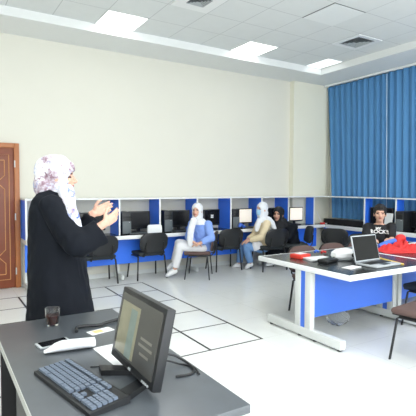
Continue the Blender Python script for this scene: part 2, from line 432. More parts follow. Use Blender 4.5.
def make_chair(fab, group, zb=.455, hb=.31, zs=.425):
    t = thing('visitor_chair', 'x', 'chair', (0, 0, 0), 0, group)
    st = MB().box((0, .01, zs), (.47, .43, .055), None, .025, 3).build('seat', fab, t, ang=60)
    MB().box((0, .01, zs-.031), (.44, .41, .014), None, .006).build('seat_shell', m_black, st)
    bk = arc_pad(MB(), .48, hb, zb, -.245, .05, .035, .03).build('backrest', fab, t, ang=70)
    arc_pad(MB(), .485, hb+.005, zb-.0025, -.268, .05, .016, .03).build('back_shell', m_black, bk, ang=70)
    zr = zs-.043
    for s in (-1, 1):
        MB().tube([(s*.262, .20, 0), (s*.235, .155, zr-.012), (s*.232, .13, zr+.003)], [(.010, .014)]*3, 8).build('leg', m_tubeblk, t)
        MB().tube([(s*.262, -.20, 0), (s*.235, -.165, zr-.012), (s*.232, -.14, zr+.003)], [(.010, .014)]*3, 8).build('leg', m_tubeblk, t)
        MB().tube([(s*.232, .14, zr), (s*.232, -.16, zr)], .011, 8).build('seat_rail', m_tubeblk, t)
        MB().tube([(s*.16, -.10, zr), (s*.16, -.22, zr+.003), (s*.16, -.275, zr+.058), (s*.15, -.30, zb+.16)], .010, 8).build('back_support', m_tubeblk, t)
    return t
blk = make_chair(m_char, 'charcoal chairs at the computer benches')
brn = make_chair(m_brown, 'brown chairs at the tables', .445, .32)
def chair(proto, x, y, deg, label): return put_c(proto, x, y, R(deg), label)
def put_c(proto, x, y, rz, label):
    if proto.name not in first:
        first[proto.name] = 1; proto.location = (x, y, 0); proto.rotation_euler = (0, 0, rz); proto['label'] = label; return proto
    return dup(proto, (x, y, 0), rz, label)
chair(blk, 2.13, 6.70, 0, 'charcoal chair behind the teacher\'s sleeve, facing the back bench')
chair(blk, 2.97, 6.71, 2, 'empty charcoal chair below the white paper bag, facing the back bench')
chair(brn, 3.735, 6.32, 53, 'chair with brown seat under the woman in light blue')
chair(blk, 4.46, 6.66, -4, 'empty charcoal chair between the woman in light blue and the masked woman')
chair(blk, 5.17, 6.25, -4, 'charcoal chair carrying the masked woman, its back towards the room')
chair(blk, 5.79, 6.22, 60, 'charcoal chair under the woman in black')
chair(blk, 6.36, 5.70, -60, 'empty charcoal chair near the room corner, right of the woman in black')
chair(brn, 3.92, 3.82, 180, 'brown chair behind the blue table, left of the white headset')
chair(brn, 4.46, 3.82, 181, 'brown chair behind the blue table, directly behind the white headset')
chair(brn, 5.01, 3.84, 180, 'brown chair behind the open laptop, left of the man in the black T-shirt')
chair(blk, 5.70, 4.42, 180, 'charcoal chair under the man in the black T-shirt')
chair(brn, 3.66, 2.24, 6, 'chair with brown seat in front of the blue table at the lower right edge')
chair(blk, 4.62, 2.78, 4, 'charcoal chair tucked under the right hand table at the right photo edge')

# ---------------------------------------------------------------- centre tables
def make_table(label):
    t = thing('training_table', label, 'table', (0, 0, 0), 0, 'blue panel tables in the centre')
    L, D0, D1, Z = 1.38, 0, 1.30, .725
    MB().bx(.02, L-.02, .02, D1-.02, Z-.035, Z).build('tabletop', m_top, t, False)
    e = MB()
    e.bx(0, L, 0, .025, Z-.05, Z+.001, .006).bx(0, L, D1-.025, D1, Z-.05, Z+.001, .006).bx(0, .025, .02, D1-.02, Z-.05, Z+.001, .006).bx(L-.025, L, .02, D1-.02, Z-.05, Z+.001, .006)
    e.build('edge_strip', m_white, t, label='white rounded edge strip')
    for x in (.045, L-.045):
        lg = MB().bx(x-.03, x+.03, .49, .57, .1, Z-.05, .004).bx(x-.03, x+.03, .63, .71, .1, Z-.05, .004).build('leg', m_steel, t)
        MB().bx(x-.026, x+.026, .57, .63, .1, Z-.05).build('cable_channel', m_blue, lg, False, label='blue strip in the middle of the leg')
        MB().bx(x-.035, x+.035, .10, 1.14, .02, .105, .006).build('foot', m_steel, lg)
        for y in (.14, .45, .66, 1.10): MB().cyl((x, y, .010), .02, .02, 12).build('glide', m_black, lg)
    MB().bx(.075, L-.075, .505, .522, .215, Z-.05).build('modesty_panel', m_blue, t, False)
    return t
TX, TY, TZ = 3.10, 2.63, .726
tb = make_table('white edged table with blue front panel carrying the laptop and headset'); tb.location = (TX, TY, 0)
dup(tb, (TX+1.385, TY, 0), 0, 'white edged table under the red cloth, joined to the right of the laptop table')

# laptop
m_silver = M('silver_plastic', (176, 182, 186), .35, var=.03)
lp = thing('laptop', 'open black laptop with silver rim on the blue table', 'laptop', (3.80, 2.87, TZ), R(2))
MB().box((0, 0, .011), (.40, .245, .02), None, .006).build('base', m_silver, lp)
MB().box((0, .03, .0225), (.34, .12, .003)).build('keyboard', m_black, lp, False)
MB().box((0, -.075, .0222), (.10, .06, .002)).build('touchpad', m_black, lp, False)
rt = Matrix.Rotation(R(-14), 3, 'X')
lid = MB().box(Vector((0, .125, .022))+rt@Vector((0, 0, .135)), (.40, .012, .27), rt, .005).build('screen_lid', m_silver, lp)
MB().box(Vector((0, .125, .022))+rt@Vector((0, -.0065, .137)), (.376, .003, .243), rt).build('screen', m_scr, lid, False)

# things on the tables
m_wplas = M('white_plastic', (240, 241, 243), .4, var=.02)
hs = thing('vr_headset', 'bulky white headset with a dark strap eye on the blue table beside the laptop', 'headset', (3.80, 3.31, TZ), R(-20))
MB().loft([[Vector((x*sx, y*sx, z)) for x, y in ((-.12, -.06), (-.06, -.09), (.06, -.09), (.12, -.06), (.12, .05), (.06, .08), (-.06, .08), (-.12, .05))] for sx, z in ((.95, 0), (1.1, .03), (1.05, .07), (.75, .10), (.35, .112))]).build('casing', m_wplas, hs, ang=30)
MB().tube([(.06, -.085, .05), (.063, -.105, .05)], .026, 16).build('lens', m_black, hs)
MB().tube([(-.11, 0, .03), (-.16, -.05, .015), (-.12, -.12, .010), (-.02, -.15, .010), (.07, -.13, .03), (.06, -.10, .05)], .008, 8).build('cord', m_grey, hs)
o = MB().box((0, 0, .022), (.18, .15, .044), None, .005).build('box', M('red_card', (216, 62, 48), .5)); o.location = (3.43, 3.60, TZ); o.rotation_euler.z = R(10); tag(o, 'small red and white box on the left end of the blue table', 'box')
MB().box((.02, .01, .0455), (.12, .08, .003)).build('box_label', m_white, o, False)
o = MB()
for i in range(3): o.box((0, 0, .003+.006*i), (.29, .20, .005), Matrix.Rotation(R(5*i), 3, 'Z'))
o = o.build('paper_stack', m_white, None, False); o.location = (3.52, 3.42, TZ); o.rotation_euler.z = R(-15); tag(o, 'loose white papers beside the red box on the table', 'papers')
o = MB().tube([(0, 0, .03), (.03, .01, .045), (.06, 0, .03)], .014, 8).build('toy_clip', m_bluep); o.location = (3.73, 3.68, TZ); tag(o, 'tiny blue clip on the table behind the white papers', 'clip')
o = MB().tube([(0, 0, .02), (.03, .02, .03), (.07, 0, .02)], .013, 8).build('toy_clip', m_redp); o.location = (3.82, 3.66, TZ); tag(o, 'tiny red clip on the table behind the white papers', 'clip')
o = MB().box((0, 0, .02), (.22, .12, .04), None, .014).build('wallet', m_black); o.location = (3.47, 3.235, TZ); o.rotation_euler.z = R(10); tag(o, 'flat black case on the table left of the white headset', 'case')
o = MB().box((0, 0, .004), (.19, .10, .008), None, .002).build('notepad', m_wplas); o.location = (3.44, 2.90, TZ); o.rotation_euler.z = R(8); tag(o, 'small white notepad at the near corner of the blue table', 'notepad')
o = MB().box((0, 0, .006), (.03, .46, .010), None, .002).build('ruler', M('yellow_wood', (226, 196, 96), .5)); o.location = (4.10, 2.97, TZ); o.rotation_euler.z = R(-18); tag(o, 'yellow wooden ruler on the table right of the laptop', 'ruler')

# red cloth heap, blue padded roll
m_redc = M('red_cloth', (206, 46, 46), .7, var=.18, scale=26, bump=.4)
bm = MB()
N = 64; rings = []
for j in range(N+1):
    row = []
    for i in range(N+1):
        u, v = -1+2*i/N, -1+2*j/N
        r = min(1, math.hypot(u, v)); h = max(0, 1-r**2.2)
        nz = noise.noise(Vector((u*2.6, v*3.4, 1.3))); n2 = noise.noise(Vector((u*9, v*9, 4))); n3 = abs(noise.noise(Vector((u*5+2, v*6, 9))))
        z = .006+h*(.012+.06*max(0, nz+.35)+.05*n2+.10*n3)
        row.append(Vector(((.42*u+.03*n2), .24*v+.02*nz, max(.006, z))))
    rings.append(row)
top = rings; bmm = bm.bm
A = [[bmm.verts.new(p) for p in r] for r in top]; B = [[bmm.verts.new((p.x, p.y, .001)) for p in r] for r in top]
for j in range(N):
    for i in range(N):
        bmm.faces.new((A[j][i], A[j][i+1], A[j+1][i+1], A[j+1][i])); bmm.faces.new((B[j][i], B[j+1][i], B[j+1][i+1], B[j][i+1]))
lp_ = [(0, i) for i in range(N)]+[(j, N) for j in range(N)]+[(N, i) for i in range(N, 0, -1)]+[(j, 0) for j in range(N, 0, -1)]
for q in range(len(lp_)):
    a, b = lp_[q], lp_[(q+1) % len(lp_)]
    bmm.faces.new((A[a[0]][a[1]], B[a[0]][a[1]], B[b[0]][b[1]], A[b[0]][b[1]]))
o = bm.build('cloth', m_redc, ang=180); o.location = (5.00, 3.33, TZ); o.rotation_euler.z = R(-28); tag(o, 'crumpled bright red cloth heaped on the right hand table', 'cloth')
o = MB().tube([(-.15, 0, .032), (-.08, .01, .055), (0, .02, .08), (.07, .02, .095), (.12, .02, .09)], [.030, .034, .035, .035, .03], 14).build('padded_roll', m_bluep); o.location = (4.92, 3.55, TZ); o.rotation_euler.z = R(-24); tag(o, 'curved blue padded roll leaning beside the red cloth', 'padded roll')
rd = MB().ell((0, 0, .14), (.075, .06, .05)).tube([(-.05, 0, .13), (-.08, -.02, .06), (-.07, -.03, .025)], [.04, .035, .03], 12).tube([(.05, 0, .12), (.06, .0, .05), (.06, .0, .022)], [.04, .03, .026], 12)
me = fuse(rd, .006, 3); o = link('red_bundle', me, m_redc, ang=180); o.location = (5.09, 3.52, TZ-.008); tag(o, 'knotted red fabric bundle sitting on the end of the blue roll', 'cloth bundle')
o = MB().box((0, 0, .02), (.30, .22, .04), None, .012).build('plastic_tray', m_wplas); o.location = (5.56, 3.52, TZ); tag(o, 'white tray behind the red cloth at the right photo edge', 'tray')

# clear bag under the table
m_clear = M('clear_plastic', (236, 240, 240), .12, var=.02, trans=.85, ior=1.12)
bg = MB(); bmesh.ops.create_icosphere(bg.bm, subdivisions=4, radius=1, matrix=Matrix.Translation((0, 0, .085)) @ Matrix.Diagonal((.13, .11, .085, 1)))
for v in bg.bm.verts:
    n_ = noise.noise(v.co*22)*.02+noise.noise(v.co*55)*.008; v.co += v.normal*n_; v.co.z = max(.002, v.co.z)
bg.tube([(0, 0, .15), (.01, 0, .18), (.03, .01, .21)], [.03, .016, .03], 10)
o = bg.build('plastic_bag', m_clear, ang=180); o.location = (3.74, 3.33, 0); tag(o, 'crumpled clear plastic bag on the floor under the blue table', 'plastic bag')

# ---------------------------------------------------------------- front desk
m_desk = M('dark_ash_wood', (74, 80, 86), .36, var=.16, scale=14, spec=1.0)
m_dedge = M('lit_edge_band', (176, 178, 174), .5)  # pale colour paints the desktop's left side face as lit
m_dpan = M('black_panel', (28, 29, 31), .5)
dk = thing('teacher_desk', 'dark wood teacher desk in the near left corner', 'desk', (0, 0, 0))
DX0, DX1, DY0, DY1, DZ = .255, .925, 1.205, 2.615, .75
MB().bx(DX0+.004, DX1, DY0, DY1, DZ-.032, DZ, .003).build('desktop', m_desk, dk)
MB().bx(DX0, DX0+.004, DY0, DY1, DZ-.032, DZ-.002).build('edge_band', m_dedge, dk, False, label='pale left edge of the desktop, lit tone in its colour')
MB().bx(DX0+.03, DX1-.03, DY1-.06, DY1-.03, 0, DZ-.032).build('leg_panel', m_dpan, dk, False)
MB().bx(DX0+.03, DX1-.03, DY0+.03, DY0+.06, 0, DZ-.032).build('leg_panel', m_dpan, dk, False)
MB().bx(DX1-.06, DX1-.04, DY0+.06, DY1-.06, .2, DZ-.032).build('modesty_panel', m_dpan, dk, False)
pd = MB().bx(DX0+.045, DX1-.10, 1.30, 2.06, .03, DZ-.06).build('pedestal', m_dpan, dk, False)
for z in (.16, .38, .58): MB().bx(DX0+.03, DX0+.046, 1.32, 2.04, z-.085, z+.085, .003).build('drawer', m_dpan, pd)

# monitor on the desk (faces the left long side of the desk)
mo = thing('computer_monitor', 'black flat monitor on the near desk, seen from its left with a dim picture', 'monitor', (.638, 1.600, DZ), R(-90), 'monitor on the near desk')
tilt = Matrix.Rotation(R(-12), 3, 'X'); MW, MH = .425, .295
o0 = Vector((0, 0, .035))
def mp(x, y, z): return o0 + tilt @ Vector((x, y, z))
MB().box(mp(0, .012, MH/2), (MW, .038, MH), tilt, .006).box(mp(0, .042, MH/2), (MW*.7, .04, MH*.6), tilt, .014).build('casing', m_black, mo)
m_s0 = M('screen_dim', (72, 72, 70), .14, var=.08, scale=6, emit=.10)
m_s1 = M('screen_beige', (128, 126, 106), .14, var=.18, scale=22, emit=.2)
m_s2 = M('screen_teal', (112, 126, 120), .14, var=.18, scale=22, emit=.18)
m_s3 = M('screen_text', (112, 110, 104), .2, emit=.15)
sc_ = MB().box(mp(0, -.0078, MH/2+.006), (MW-.036, .002, MH-.05), tilt).build('screen', m_s0, mo, False)
MB().box(mp(-.085, -.0092, MH/2-.004), (.185, .001, .205), tilt).build('picture', m_s1, sc_, False)
MB().box(mp(-.045, -.0100, MH/2-.012), (.06, .001, .19), tilt).build('picture_figure', m_s2, sc_, False)
tx = MB()
for z, w_ in ((.02, .10), (-.005, .12), (-.035, .08)): tx.box(mp(.10, -.0092, MH/2+z-.02), (w_, .001, .010), tilt)
tx.build('text_lines', m_s3, sc_, False)
bt = MB()
for i in range(4): bt.box(mp(.125+.016*i, -.009, .010), (.009, .004, .007), tilt)
bt.build('buttons', m_silver, mo, False)
MB().box(mp(-.0, -.009, .011), (.022, .002, .009), tilt).build('badge', m_silver, mo, False)
MB().tube([(0, .045, .015), (0, .06, .08), (0, .05, .16)], [(.028, .014)]*3, 10).build('stand', m_black, mo)
bs = MB()
for s in (-1, 1): bs.loft([[Vector((s*.02, .06, z)), Vector((s*.075, .06, z)), Vector((s*.16, -.075, z)), Vector((s*.10, -.085, z))] for z in (.001, .022)])
bs.bx(-.08, .08, .03, .10, .001, .022)
bs.build('base', m_black, mo, False)

# keyboard
kb = thing('keyboard', 'black full size keyboard on the near desk left of the monitor', 'keyboard', (.447, 1.637, DZ), math.atan2(-.445, .09), 'keyboard on the near desk')
MB().loft([[Vector((x, y, z0)) for x, y in ((-.228, -.078), (.228, -.078), (.228, .078), (-.228, .078))] for z0 in (.002,)] +
          [[Vector((-.228, -.078, .016)), Vector((.228, -.078, .016)), Vector((.228, .078, .026)), Vector((-.228, .078, .026))]] +
          [[Vector((-.222, -.072, .018)), Vector((.222, -.072, .018)), Vector((.222, .072, .028)), Vector((-.222, .072, .028))]]).build('case', m_black, kb, False)
m_key = M('key_cap', (108, 120, 136), .45, var=.1)
ks = MB()
for j in range(6):
    y = -.055+.0205*j+(.006 if j == 5 else 0); zb = .0225+.01*(y+.072)/.144
    xs = []
    if j == 0: xs = [(-.205, .024), (-.18, .022), (-.155, .022), (-.08, .11), (-.008, .022), (.017, .022), (.042, .024)]
    else: xs = [(-.207+.0195*i, .0165) for i in range(13)]+[(.052, .022)]
    xs += [(.083+.0195*i, .0165) for i in range(3) if not (j == 1 and i != 1) and j != 2]
    if j < 5: xs += [(.150+.0195*i, .0165) for i in range(4)]
    for x, wx in xs: ks.box((x, y, zb), (wx, .0165, .009))
ks.build('keys', m_key, kb, False, label='grey blue key caps')

# glass of tea
m_glass = M('clear_glass', (250, 250, 250), .02, var=0, trans=1., ior=1.45)
m_tea = M('dark_tea', (60, 22, 14), .1, var=.05)
gl = thing('tea_glass', 'small glass of dark tea on the near desk beside the teacher', 'glass', (.535, 2.47, DZ))
MB().lathe([(.001, .001), (.031, .001), (.036, .03), (.039, .095), (.0365, .095), (.034, .03), (.029, .008), (.001, .008)], seg=28).build('glass', m_glass, gl, ang=60)
MB().lathe([(.001, .0085), (.0285, .0085), (.0335, .03), (.035, .055), (.001, .055)], seg=28).build('tea', m_tea, gl, ang=50)

# phone
ph = thing('smartphone', 'dark screen smartphone with silver rim behind the white wrapped roll on the near desk', 'phone', (.472, 2.165, DZ), R(8))
MB().box((0, 0, .005), (.155, .078, .009), None, .003).build('body', m_silver, ph)
MB().box((0, 0, .0098), (.13, .068, .001)).build('screen', m_scr, ph, False)

# plastic wrapped roll
m_wrap = M('white_wrap', (232, 236, 240), .25, var=.05, scale=30, bump=.25)
me = fuse(MB().tube([(.115, 0, .024), (.02, 0, .026), (-.035, 0, .026), (-.06, 0, .022), (-.095, 0, .012), (-.115, 0, .008)], [(.022, .03), (.024, .032), (.024, .032), (.02, .03), (.008, .026), (.005, .018)], 14, up=(0, 0, 1)), .004, 3)
o = link('tissue_pack', me, m_wrap, ang=180); o.location = (.518, 2.045, DZ); o.rotation_euler.z = R(-8); tag(o, 'white plastic wrapped tissue roll on the near desk in front of the phone', 'tissue pack')
# papers
o = MB().box((0, 0, .001), (.10, .31, .002)).build('paper_sheet', m_white, None, False); o.location = (.675, 1.86, DZ); o.rotation_euler.z = R(4); tag(o, 'white sheet of paper lying under the near monitor', 'paper')
cdp = thing('card', 'white card with an orange patch near the far end of the desk', 'card', (.725, 2.235, DZ), R(12))
MB().box((0, 0, .001), (.13, .065, .002)).build('sheet', m_white, cdp, False)
MB().box((-.015, 0, .0024), (.05, .04, .0006)).build('orange_patch', M('orange_print', (236, 196, 140), .5), cdp, False)
# cables on desk
def cable(pts, r, label, mat=None):
    cu = [Vector(p) for p in pts]; out = []
    for i in range(len(cu)-1):
        p0, p1, p2, p3 = cu[max(i-1, 0)], cu[i], cu[i+1], cu[min(i+2, len(cu)-1)]
        for k in range(6):
            t = k/6; out.append(.5*((2*p1)+(p2-p0)*t+(2*p0-5*p1+4*p2-p3)*t*t+(3*p1-p0-3*p2+p3)*t**3))
    out.append(cu[-1])
    tag(MB().tube(out, r, 8).build('cable', mat or m_black), label, 'cable')
z = DZ+.010
cable([(.61, 2.27, z), (.63, 2.33, z), (.68, 2.33, z), (.74, 2.31, z), (.80, 2.335, z), (.90, 2.37, z)], .009, 'thick black cable lying across the far end of the near desk')
cable([(.72, 1.60, DZ+.03), (.78, 1.66, DZ+.05), (.85, 1.66, DZ+.04), (.90, 1.62, DZ+.01), (.895, 1.55, z-.004), (.86, 1.52, z-.004), (.80, 1.53, z-.004)], .005, 'black monitor cable looping over the right edge of the near desk')
cable([(.72, 1.57, DZ+.02), (.80, 1.64, DZ+.03), (.87, 1.63, z-.003), (.905, 1.57, z-.003), (.89, 1.50, z-.003)], .004, 'thinner black cable beside the looping monitor cable on the near desk')
cable([(.54, 1.80, z-.006), (.60, 1.77, z-.006), (.66, 1.72, z-.006)], .003, 'thin keyboard cable running under the near monitor')

# ---------------------------------------------------------------- people
RT = Vector((_r.x, _r.y, 0)).normalized(); FW = Vector((_f.x, _f.y, 0)).normalized(); UP = Vector((0, 0, 1))
def frame(fwd, up=UP):
    y = Vector(fwd).normalized(); x = y.cross(Vector(up)).normalized(); z = x.cross(y)
    return Matrix((x, y, z)).transposed()
def add_head(mb, c, F, s=1.0):
    P = lambda x, y, z: c + F @ (Vector((x, y, z))*s)
    E = lambda p, r: mb.ell(P(*p), tuple(q*s for q in r), F, 24, 16)
    E((0, -.012, .028), (.073, .092, .085)); E((0, .016, -.028), (.060, .072, .080)); E((0, .048, -.088), (.030, .030, .024))
    E((0, .060, .034), (.052, .028, .020)); E((0, .072, -.052), (.026, .022, .016))
    for q in (-1, 1):
        E((q*.074, -.012, -.012), (.011, .020, .032)); E((q*.038, .056, -.022), (.022, .022, .020))
    mb.tube([P(0, .082, .016), P(0, .100, -.012), P(0, .108, -.028)], [.007*s, .010*s, .013*s], 10); E((0, .100, -.028), (.016, .013, .009))
def face_slots(me, c, F, s=1.0):
    Fi = F.transposed()
    for p in me.polygons:
        q = (Fi @ (p.center - c))/s; k = 0
        if q.y > .045:
            ax = abs(q.x)
            if .017 < ax < .046 and abs(q.z-.006-.10*(ax-.03)) < .0065: k = 2
            elif .014 < ax < .050 and abs(q.z-.029+.12*abs(ax-.034)) < .0045: k = 3
            elif q.x**2/.024**2+(q.z+.053)**2/.0085**2 < 1: k = 1
        p.material_index = k
def add_hand(mb, w, d, n, side, curl=.5, s=1.0, spread=.12):
    # d towards the fingers, n out of the palm, side = +1/-1: where the thumb leaves
    d = Vector(d).normalized(); n = Vector(n); n = (n-d*n.dot(d)).normalized(); l = d.cross(n)*side
    w = Vector(w)
    mb.tube([w-d*.03*s, w, w+d*.035*s, w+d*.085*s], [(.020*s, .026*s), (.017*s, .027*s), (.017*s, .037*s), (.013*s, .038*s)], 12, up=n)
    for i, (off, L) in enumerate(((.028, .070), (.0095, .079), (-.009, .073), (-.027, .057))):
        b = w+d*(.080-.004*abs(i-1))*s+l*off*s; dd = (d+l*off*spread*30*.3).normalized(); a = curl*(.35+.1*i)
        pts = [b-d*.02*s, b]; p = b
        for fr, kk in ((.45, 1), (.30, 2.1), (.25, 3)):
            p = p+(dd*math.cos(a*kk)+n*math.sin(a*kk))*L*fr*s; pts.append(p)
        mb.tube(pts, [.0095*s, .0098*s, .009*s, .0082*s, .0065*s], 8)
    b = w+d*.022*s+l*.024*s+n*.006*s
    p1 = b+(l*.75+d*.55+n*.25).normalized()*.036*s; p2 = p1+(d*.85+l*.45+n*.2).normalized()*.030*s; p3 = p2+(d*.95+n*.25).normalized()*.022*s
    mb.tube([b-l*.012*s, b, p1, p2, p3], [.014*s, .0145*s, .012*s, .0105*s, .008*s], 8)
def add_body(mb, J):
    lat = (J['sR']-J['sL']).normalized()
    mb.tube([J['hip']-UP*.04, J['hip'], J['hip'].lerp(J['chest'], .5), J['chest'], J['neck']-UP*.05, J['neck']-UP*.01], [(.13, .10), (.155, .11), (.13, .095), (.15, .105), (.13, .08), (.07, .06)], 18, up=lat)
    mb.tube([J['neck']-UP*.05, J['neck'], J['head']-UP*.06], [.062, .052, .05], 14)
    for s in 'LR':
        mb.limb([J['s'+s], J['e'+s], ], [.046, .038]); mb.limb([J['e'+s], J['w'+s]], [.037, .026])
        if 'k'+s in J:
            mb.limb([J['h'+s], J['k'+s]], [.078, .054]); mb.limb([J['k'+s], J['k'+s].lerp(J['a'+s], .35), J['a'+s]], [.052, .052, .036])
            mb.limb([J['a'+s], J['a'+s].lerp(J['t'+s], .6), J['t'+s]], [.036, .034, .026])
class Person:
    def __init__(s, base, label):
        s.b = Vector(base); s.root = thing('person', label, 'person', s.b)
    def add(s, name, me, mat, parent=None, **kw):
        me.transform(Matrix.Translation(-s.b)); return link(name, me, mat, parent or s.root, True, 180, **kw)
def cut(me, test):
    bm = bmesh.new(); bm.from_mesh(me)
    bmesh.ops.delete(bm, geom=[f for f in bm.faces if test(f.calc_center_median())], context='FACES')
    bmesh.ops.delete(bm, geom=[v for v in bm.verts if not v.link_faces], context='VERTS')
    bm.to_mesh(me); bm.free(); return me
def wrinkle(me, amp, sc, stretch=(1, 1, 1)):
    me.update()
    nn = [Vector(v.normal) for v in me.vertices]
    for v, n in zip(me.vertices, nn):
        q = Vector((v.co.x*stretch[0], v.co.y*stretch[1], v.co.z*stretch[2]))*sc
        v.co += n*amp*noise.noise(q)
    return me
def face_hole(me, c, F, ymin=.03, rx=.058, rz=.082, zc=-.018, s=1.0):
    Fi = F.transposed()
    def t(p):
        q = (Fi @ (p-c))/s
        return q.y > ymin and (q.x/rx)**2+((q.z-zc)/rz)**2 < 1
    return cut(me, t)
def add_hijab(mb, c, F, neck, s=1.0):
    P = lambda x, y, z: c + F @ (Vector((x, y, z))*s)
    E = lambda p, r: mb.ell(P(*p), tuple(q*s for q in r), F, 24, 16)
    E((0, -.022, .034), (.092, .112, .102)); E((0, .004, -.03), (.080, .096, .10)); E((0, .035, -.102), (.050, .056, .040)); E((0, -.06, -.07), (.085, .075, .09))
    mb.tube([P(0, -.02, -.05), P(0, .0, -.12), neck-UP*.03], [.085*s, .082*s, .105*s], 16)
SK = [m_skin, m_lip, m_eye, m_brow]; SK2 = [m_skin2, m_lip, m_eye, m_brow]
m_hij = M('white_scarf_cloth', (226, 229, 233), .8, var=.03, bump=.1)
m_hijb = M('black_scarf_cloth', (24, 25, 28), .8, var=.1, bump=.1)
m_abaya = M('black_robe_cloth', (12, 17, 26), .75, spec=.2, var=.15, scale=12, bump=.1)
m_ltblue = M('light_blue_cotton', (132, 164, 232), .75, var=.06, bump=.1)
m_wtrous = M('white_cotton', (226, 227, 231), .75, var=.03, bump=.1)
m_cream = M('cream_knit', (228, 212, 178), .85, var=.06, scale=60, bump=.15)
m_jean = M('light_denim', (112, 152, 202), .8, var=.12, scale=30, bump=.1)
m_tee = M('black_cotton', (28, 29, 33), .8, var=.08, bump=.1)
m_shoe = M('white_shoe', (232, 234, 236), .5, var=.03)
m_mask = M('mask_blue', (156, 196, 226), .7, var=.03)

# ---- teacher: flowered scarf, black robe, gesturing hands
T0 = 3.0
base = W(60, 411, T0); base.z = 0
te = Person(base, 'person in a black robe and flowered white scarf, standing by the near desk and gesturing')
HF = frame(RT*.97+FW*.24, UP); hc = W(59.6, 178, T0)
J = dict(hip=W(58, 285, T0), chest=W(55, 228, T0), neck=W(55, 197, T0), head=hc,
         sR=W(52, 207, T0-.17), sL=W(55, 207, T0+.17), eR=W(76, 243, T0-.22), eL=W(77, 240, T0+.18),
         wR=W(104.5, 223.5, T0-.16), wL=W(93.2, 213.5, T0+.17))
gd = Vector((0, 0, 0))
for s_, dv in (('L', .09), ('R', -.09)):
    J['h'+s_] = W(58, 290, T0+dv); k = J['h'+s_]-UP*.42+RT*.02; J['k'+s_] = k; a = k.copy(); a.z = .075; J['a'+s_] = a; J['t'+s_] = a+RT*.13-UP*.04
bd = MB(); add_body(bd, J); add_head(bd, hc, HF)
dR = (RT*.80+UP*.42+FW*.25); dL = (RT*.86+UP*.28+FW*.10)
add_hand(bd, J['wR'], (RT*.55+UP*.42+FW*.55), (FW*.55-RT*.7+UP*.1), 1, .5, .98, .2)
add_hand(bd, J['wL'], (RT*.74+UP*.36+FW*.42), (-FW*.85+RT*.4+UP*.05), -1, .2, 1.0, .16)
me = fuse(bd, .0042, 2); face_slots(me, hc, HF); te.add('body', me, SK)
rb_ = MB()
rows = [(188, 44, 63, .075), (194, 39, 67, .12), (201, 36, 70, .175), (210, 34, 73, .20), (225, 32.5, 77, .205), (245, 32, 80, .205), (270, 32, 84, .22), (300, 32, 90, .235), (330, 32, 95, .255), (370, 31, 100, .275), (407, 30, 105, .29)]
rings = []
for y, x0, x1, hw in rows:
    c_ = W((x0+x1)/2, y, T0); hd = (x1-x0)/2*T0/FPX
    ring = []
    for k in range(72):
        a = 2*math.pi*k/72; f_ = max(0, (y-235)/170)
        q = 1+f_*(.055*math.sin(7*a+.4)+.035*math.sin(12*a+1.3))
        sx = math.copysign(abs(math.cos(a))**.85, math.cos(a)); sy = math.copysign(abs(math.sin(a))**.85, math.sin(a))
        p = c_+RT*hd*sx*q+FW*hw*sy*q
        if y > 300: p.z = c_.z
        ring.append(p)
    rings.append(ring)
rb_.loft(rings)
rb_.limb([J['sR']+FW*.02, J['sR'].lerp(J['eR'], .5)-UP*.01, J['eR']], [.085, .085, .088], 16)
rb_.tube([J['eR']-RT*.03, J['eR']+RT*.02-UP*.01, J['eR'].lerp(J['wR'], .5)-UP*.035, J['wR']-RT*.02-UP*.05], [(.075, .07), (.085, .07), (.088, .06), (.088, .05)], 18, up=UP)
rb_.limb([J['sL']-FW*.02, J['sL'].lerp(J['eL'], .5), J['eL']], [.085, .08, .08], 16)
rb_.tube([J['eL']-RT*.03, J['eL']+RT*.02, J['eL'].lerp(J['wL'], .6)-UP*.02, J['wL']-RT*.012-UP*.02], [(.07, .065), (.078, .065), (.07, .055), (.06, .045)], 18, up=UP)
me = fuse(rb_, .009, 5); wrinkle(me, .012, 9, (1, 1, .35)); wrinkle(me, .006, 24, (1, 1, .6)); te.add('robe', me, m_abaya)
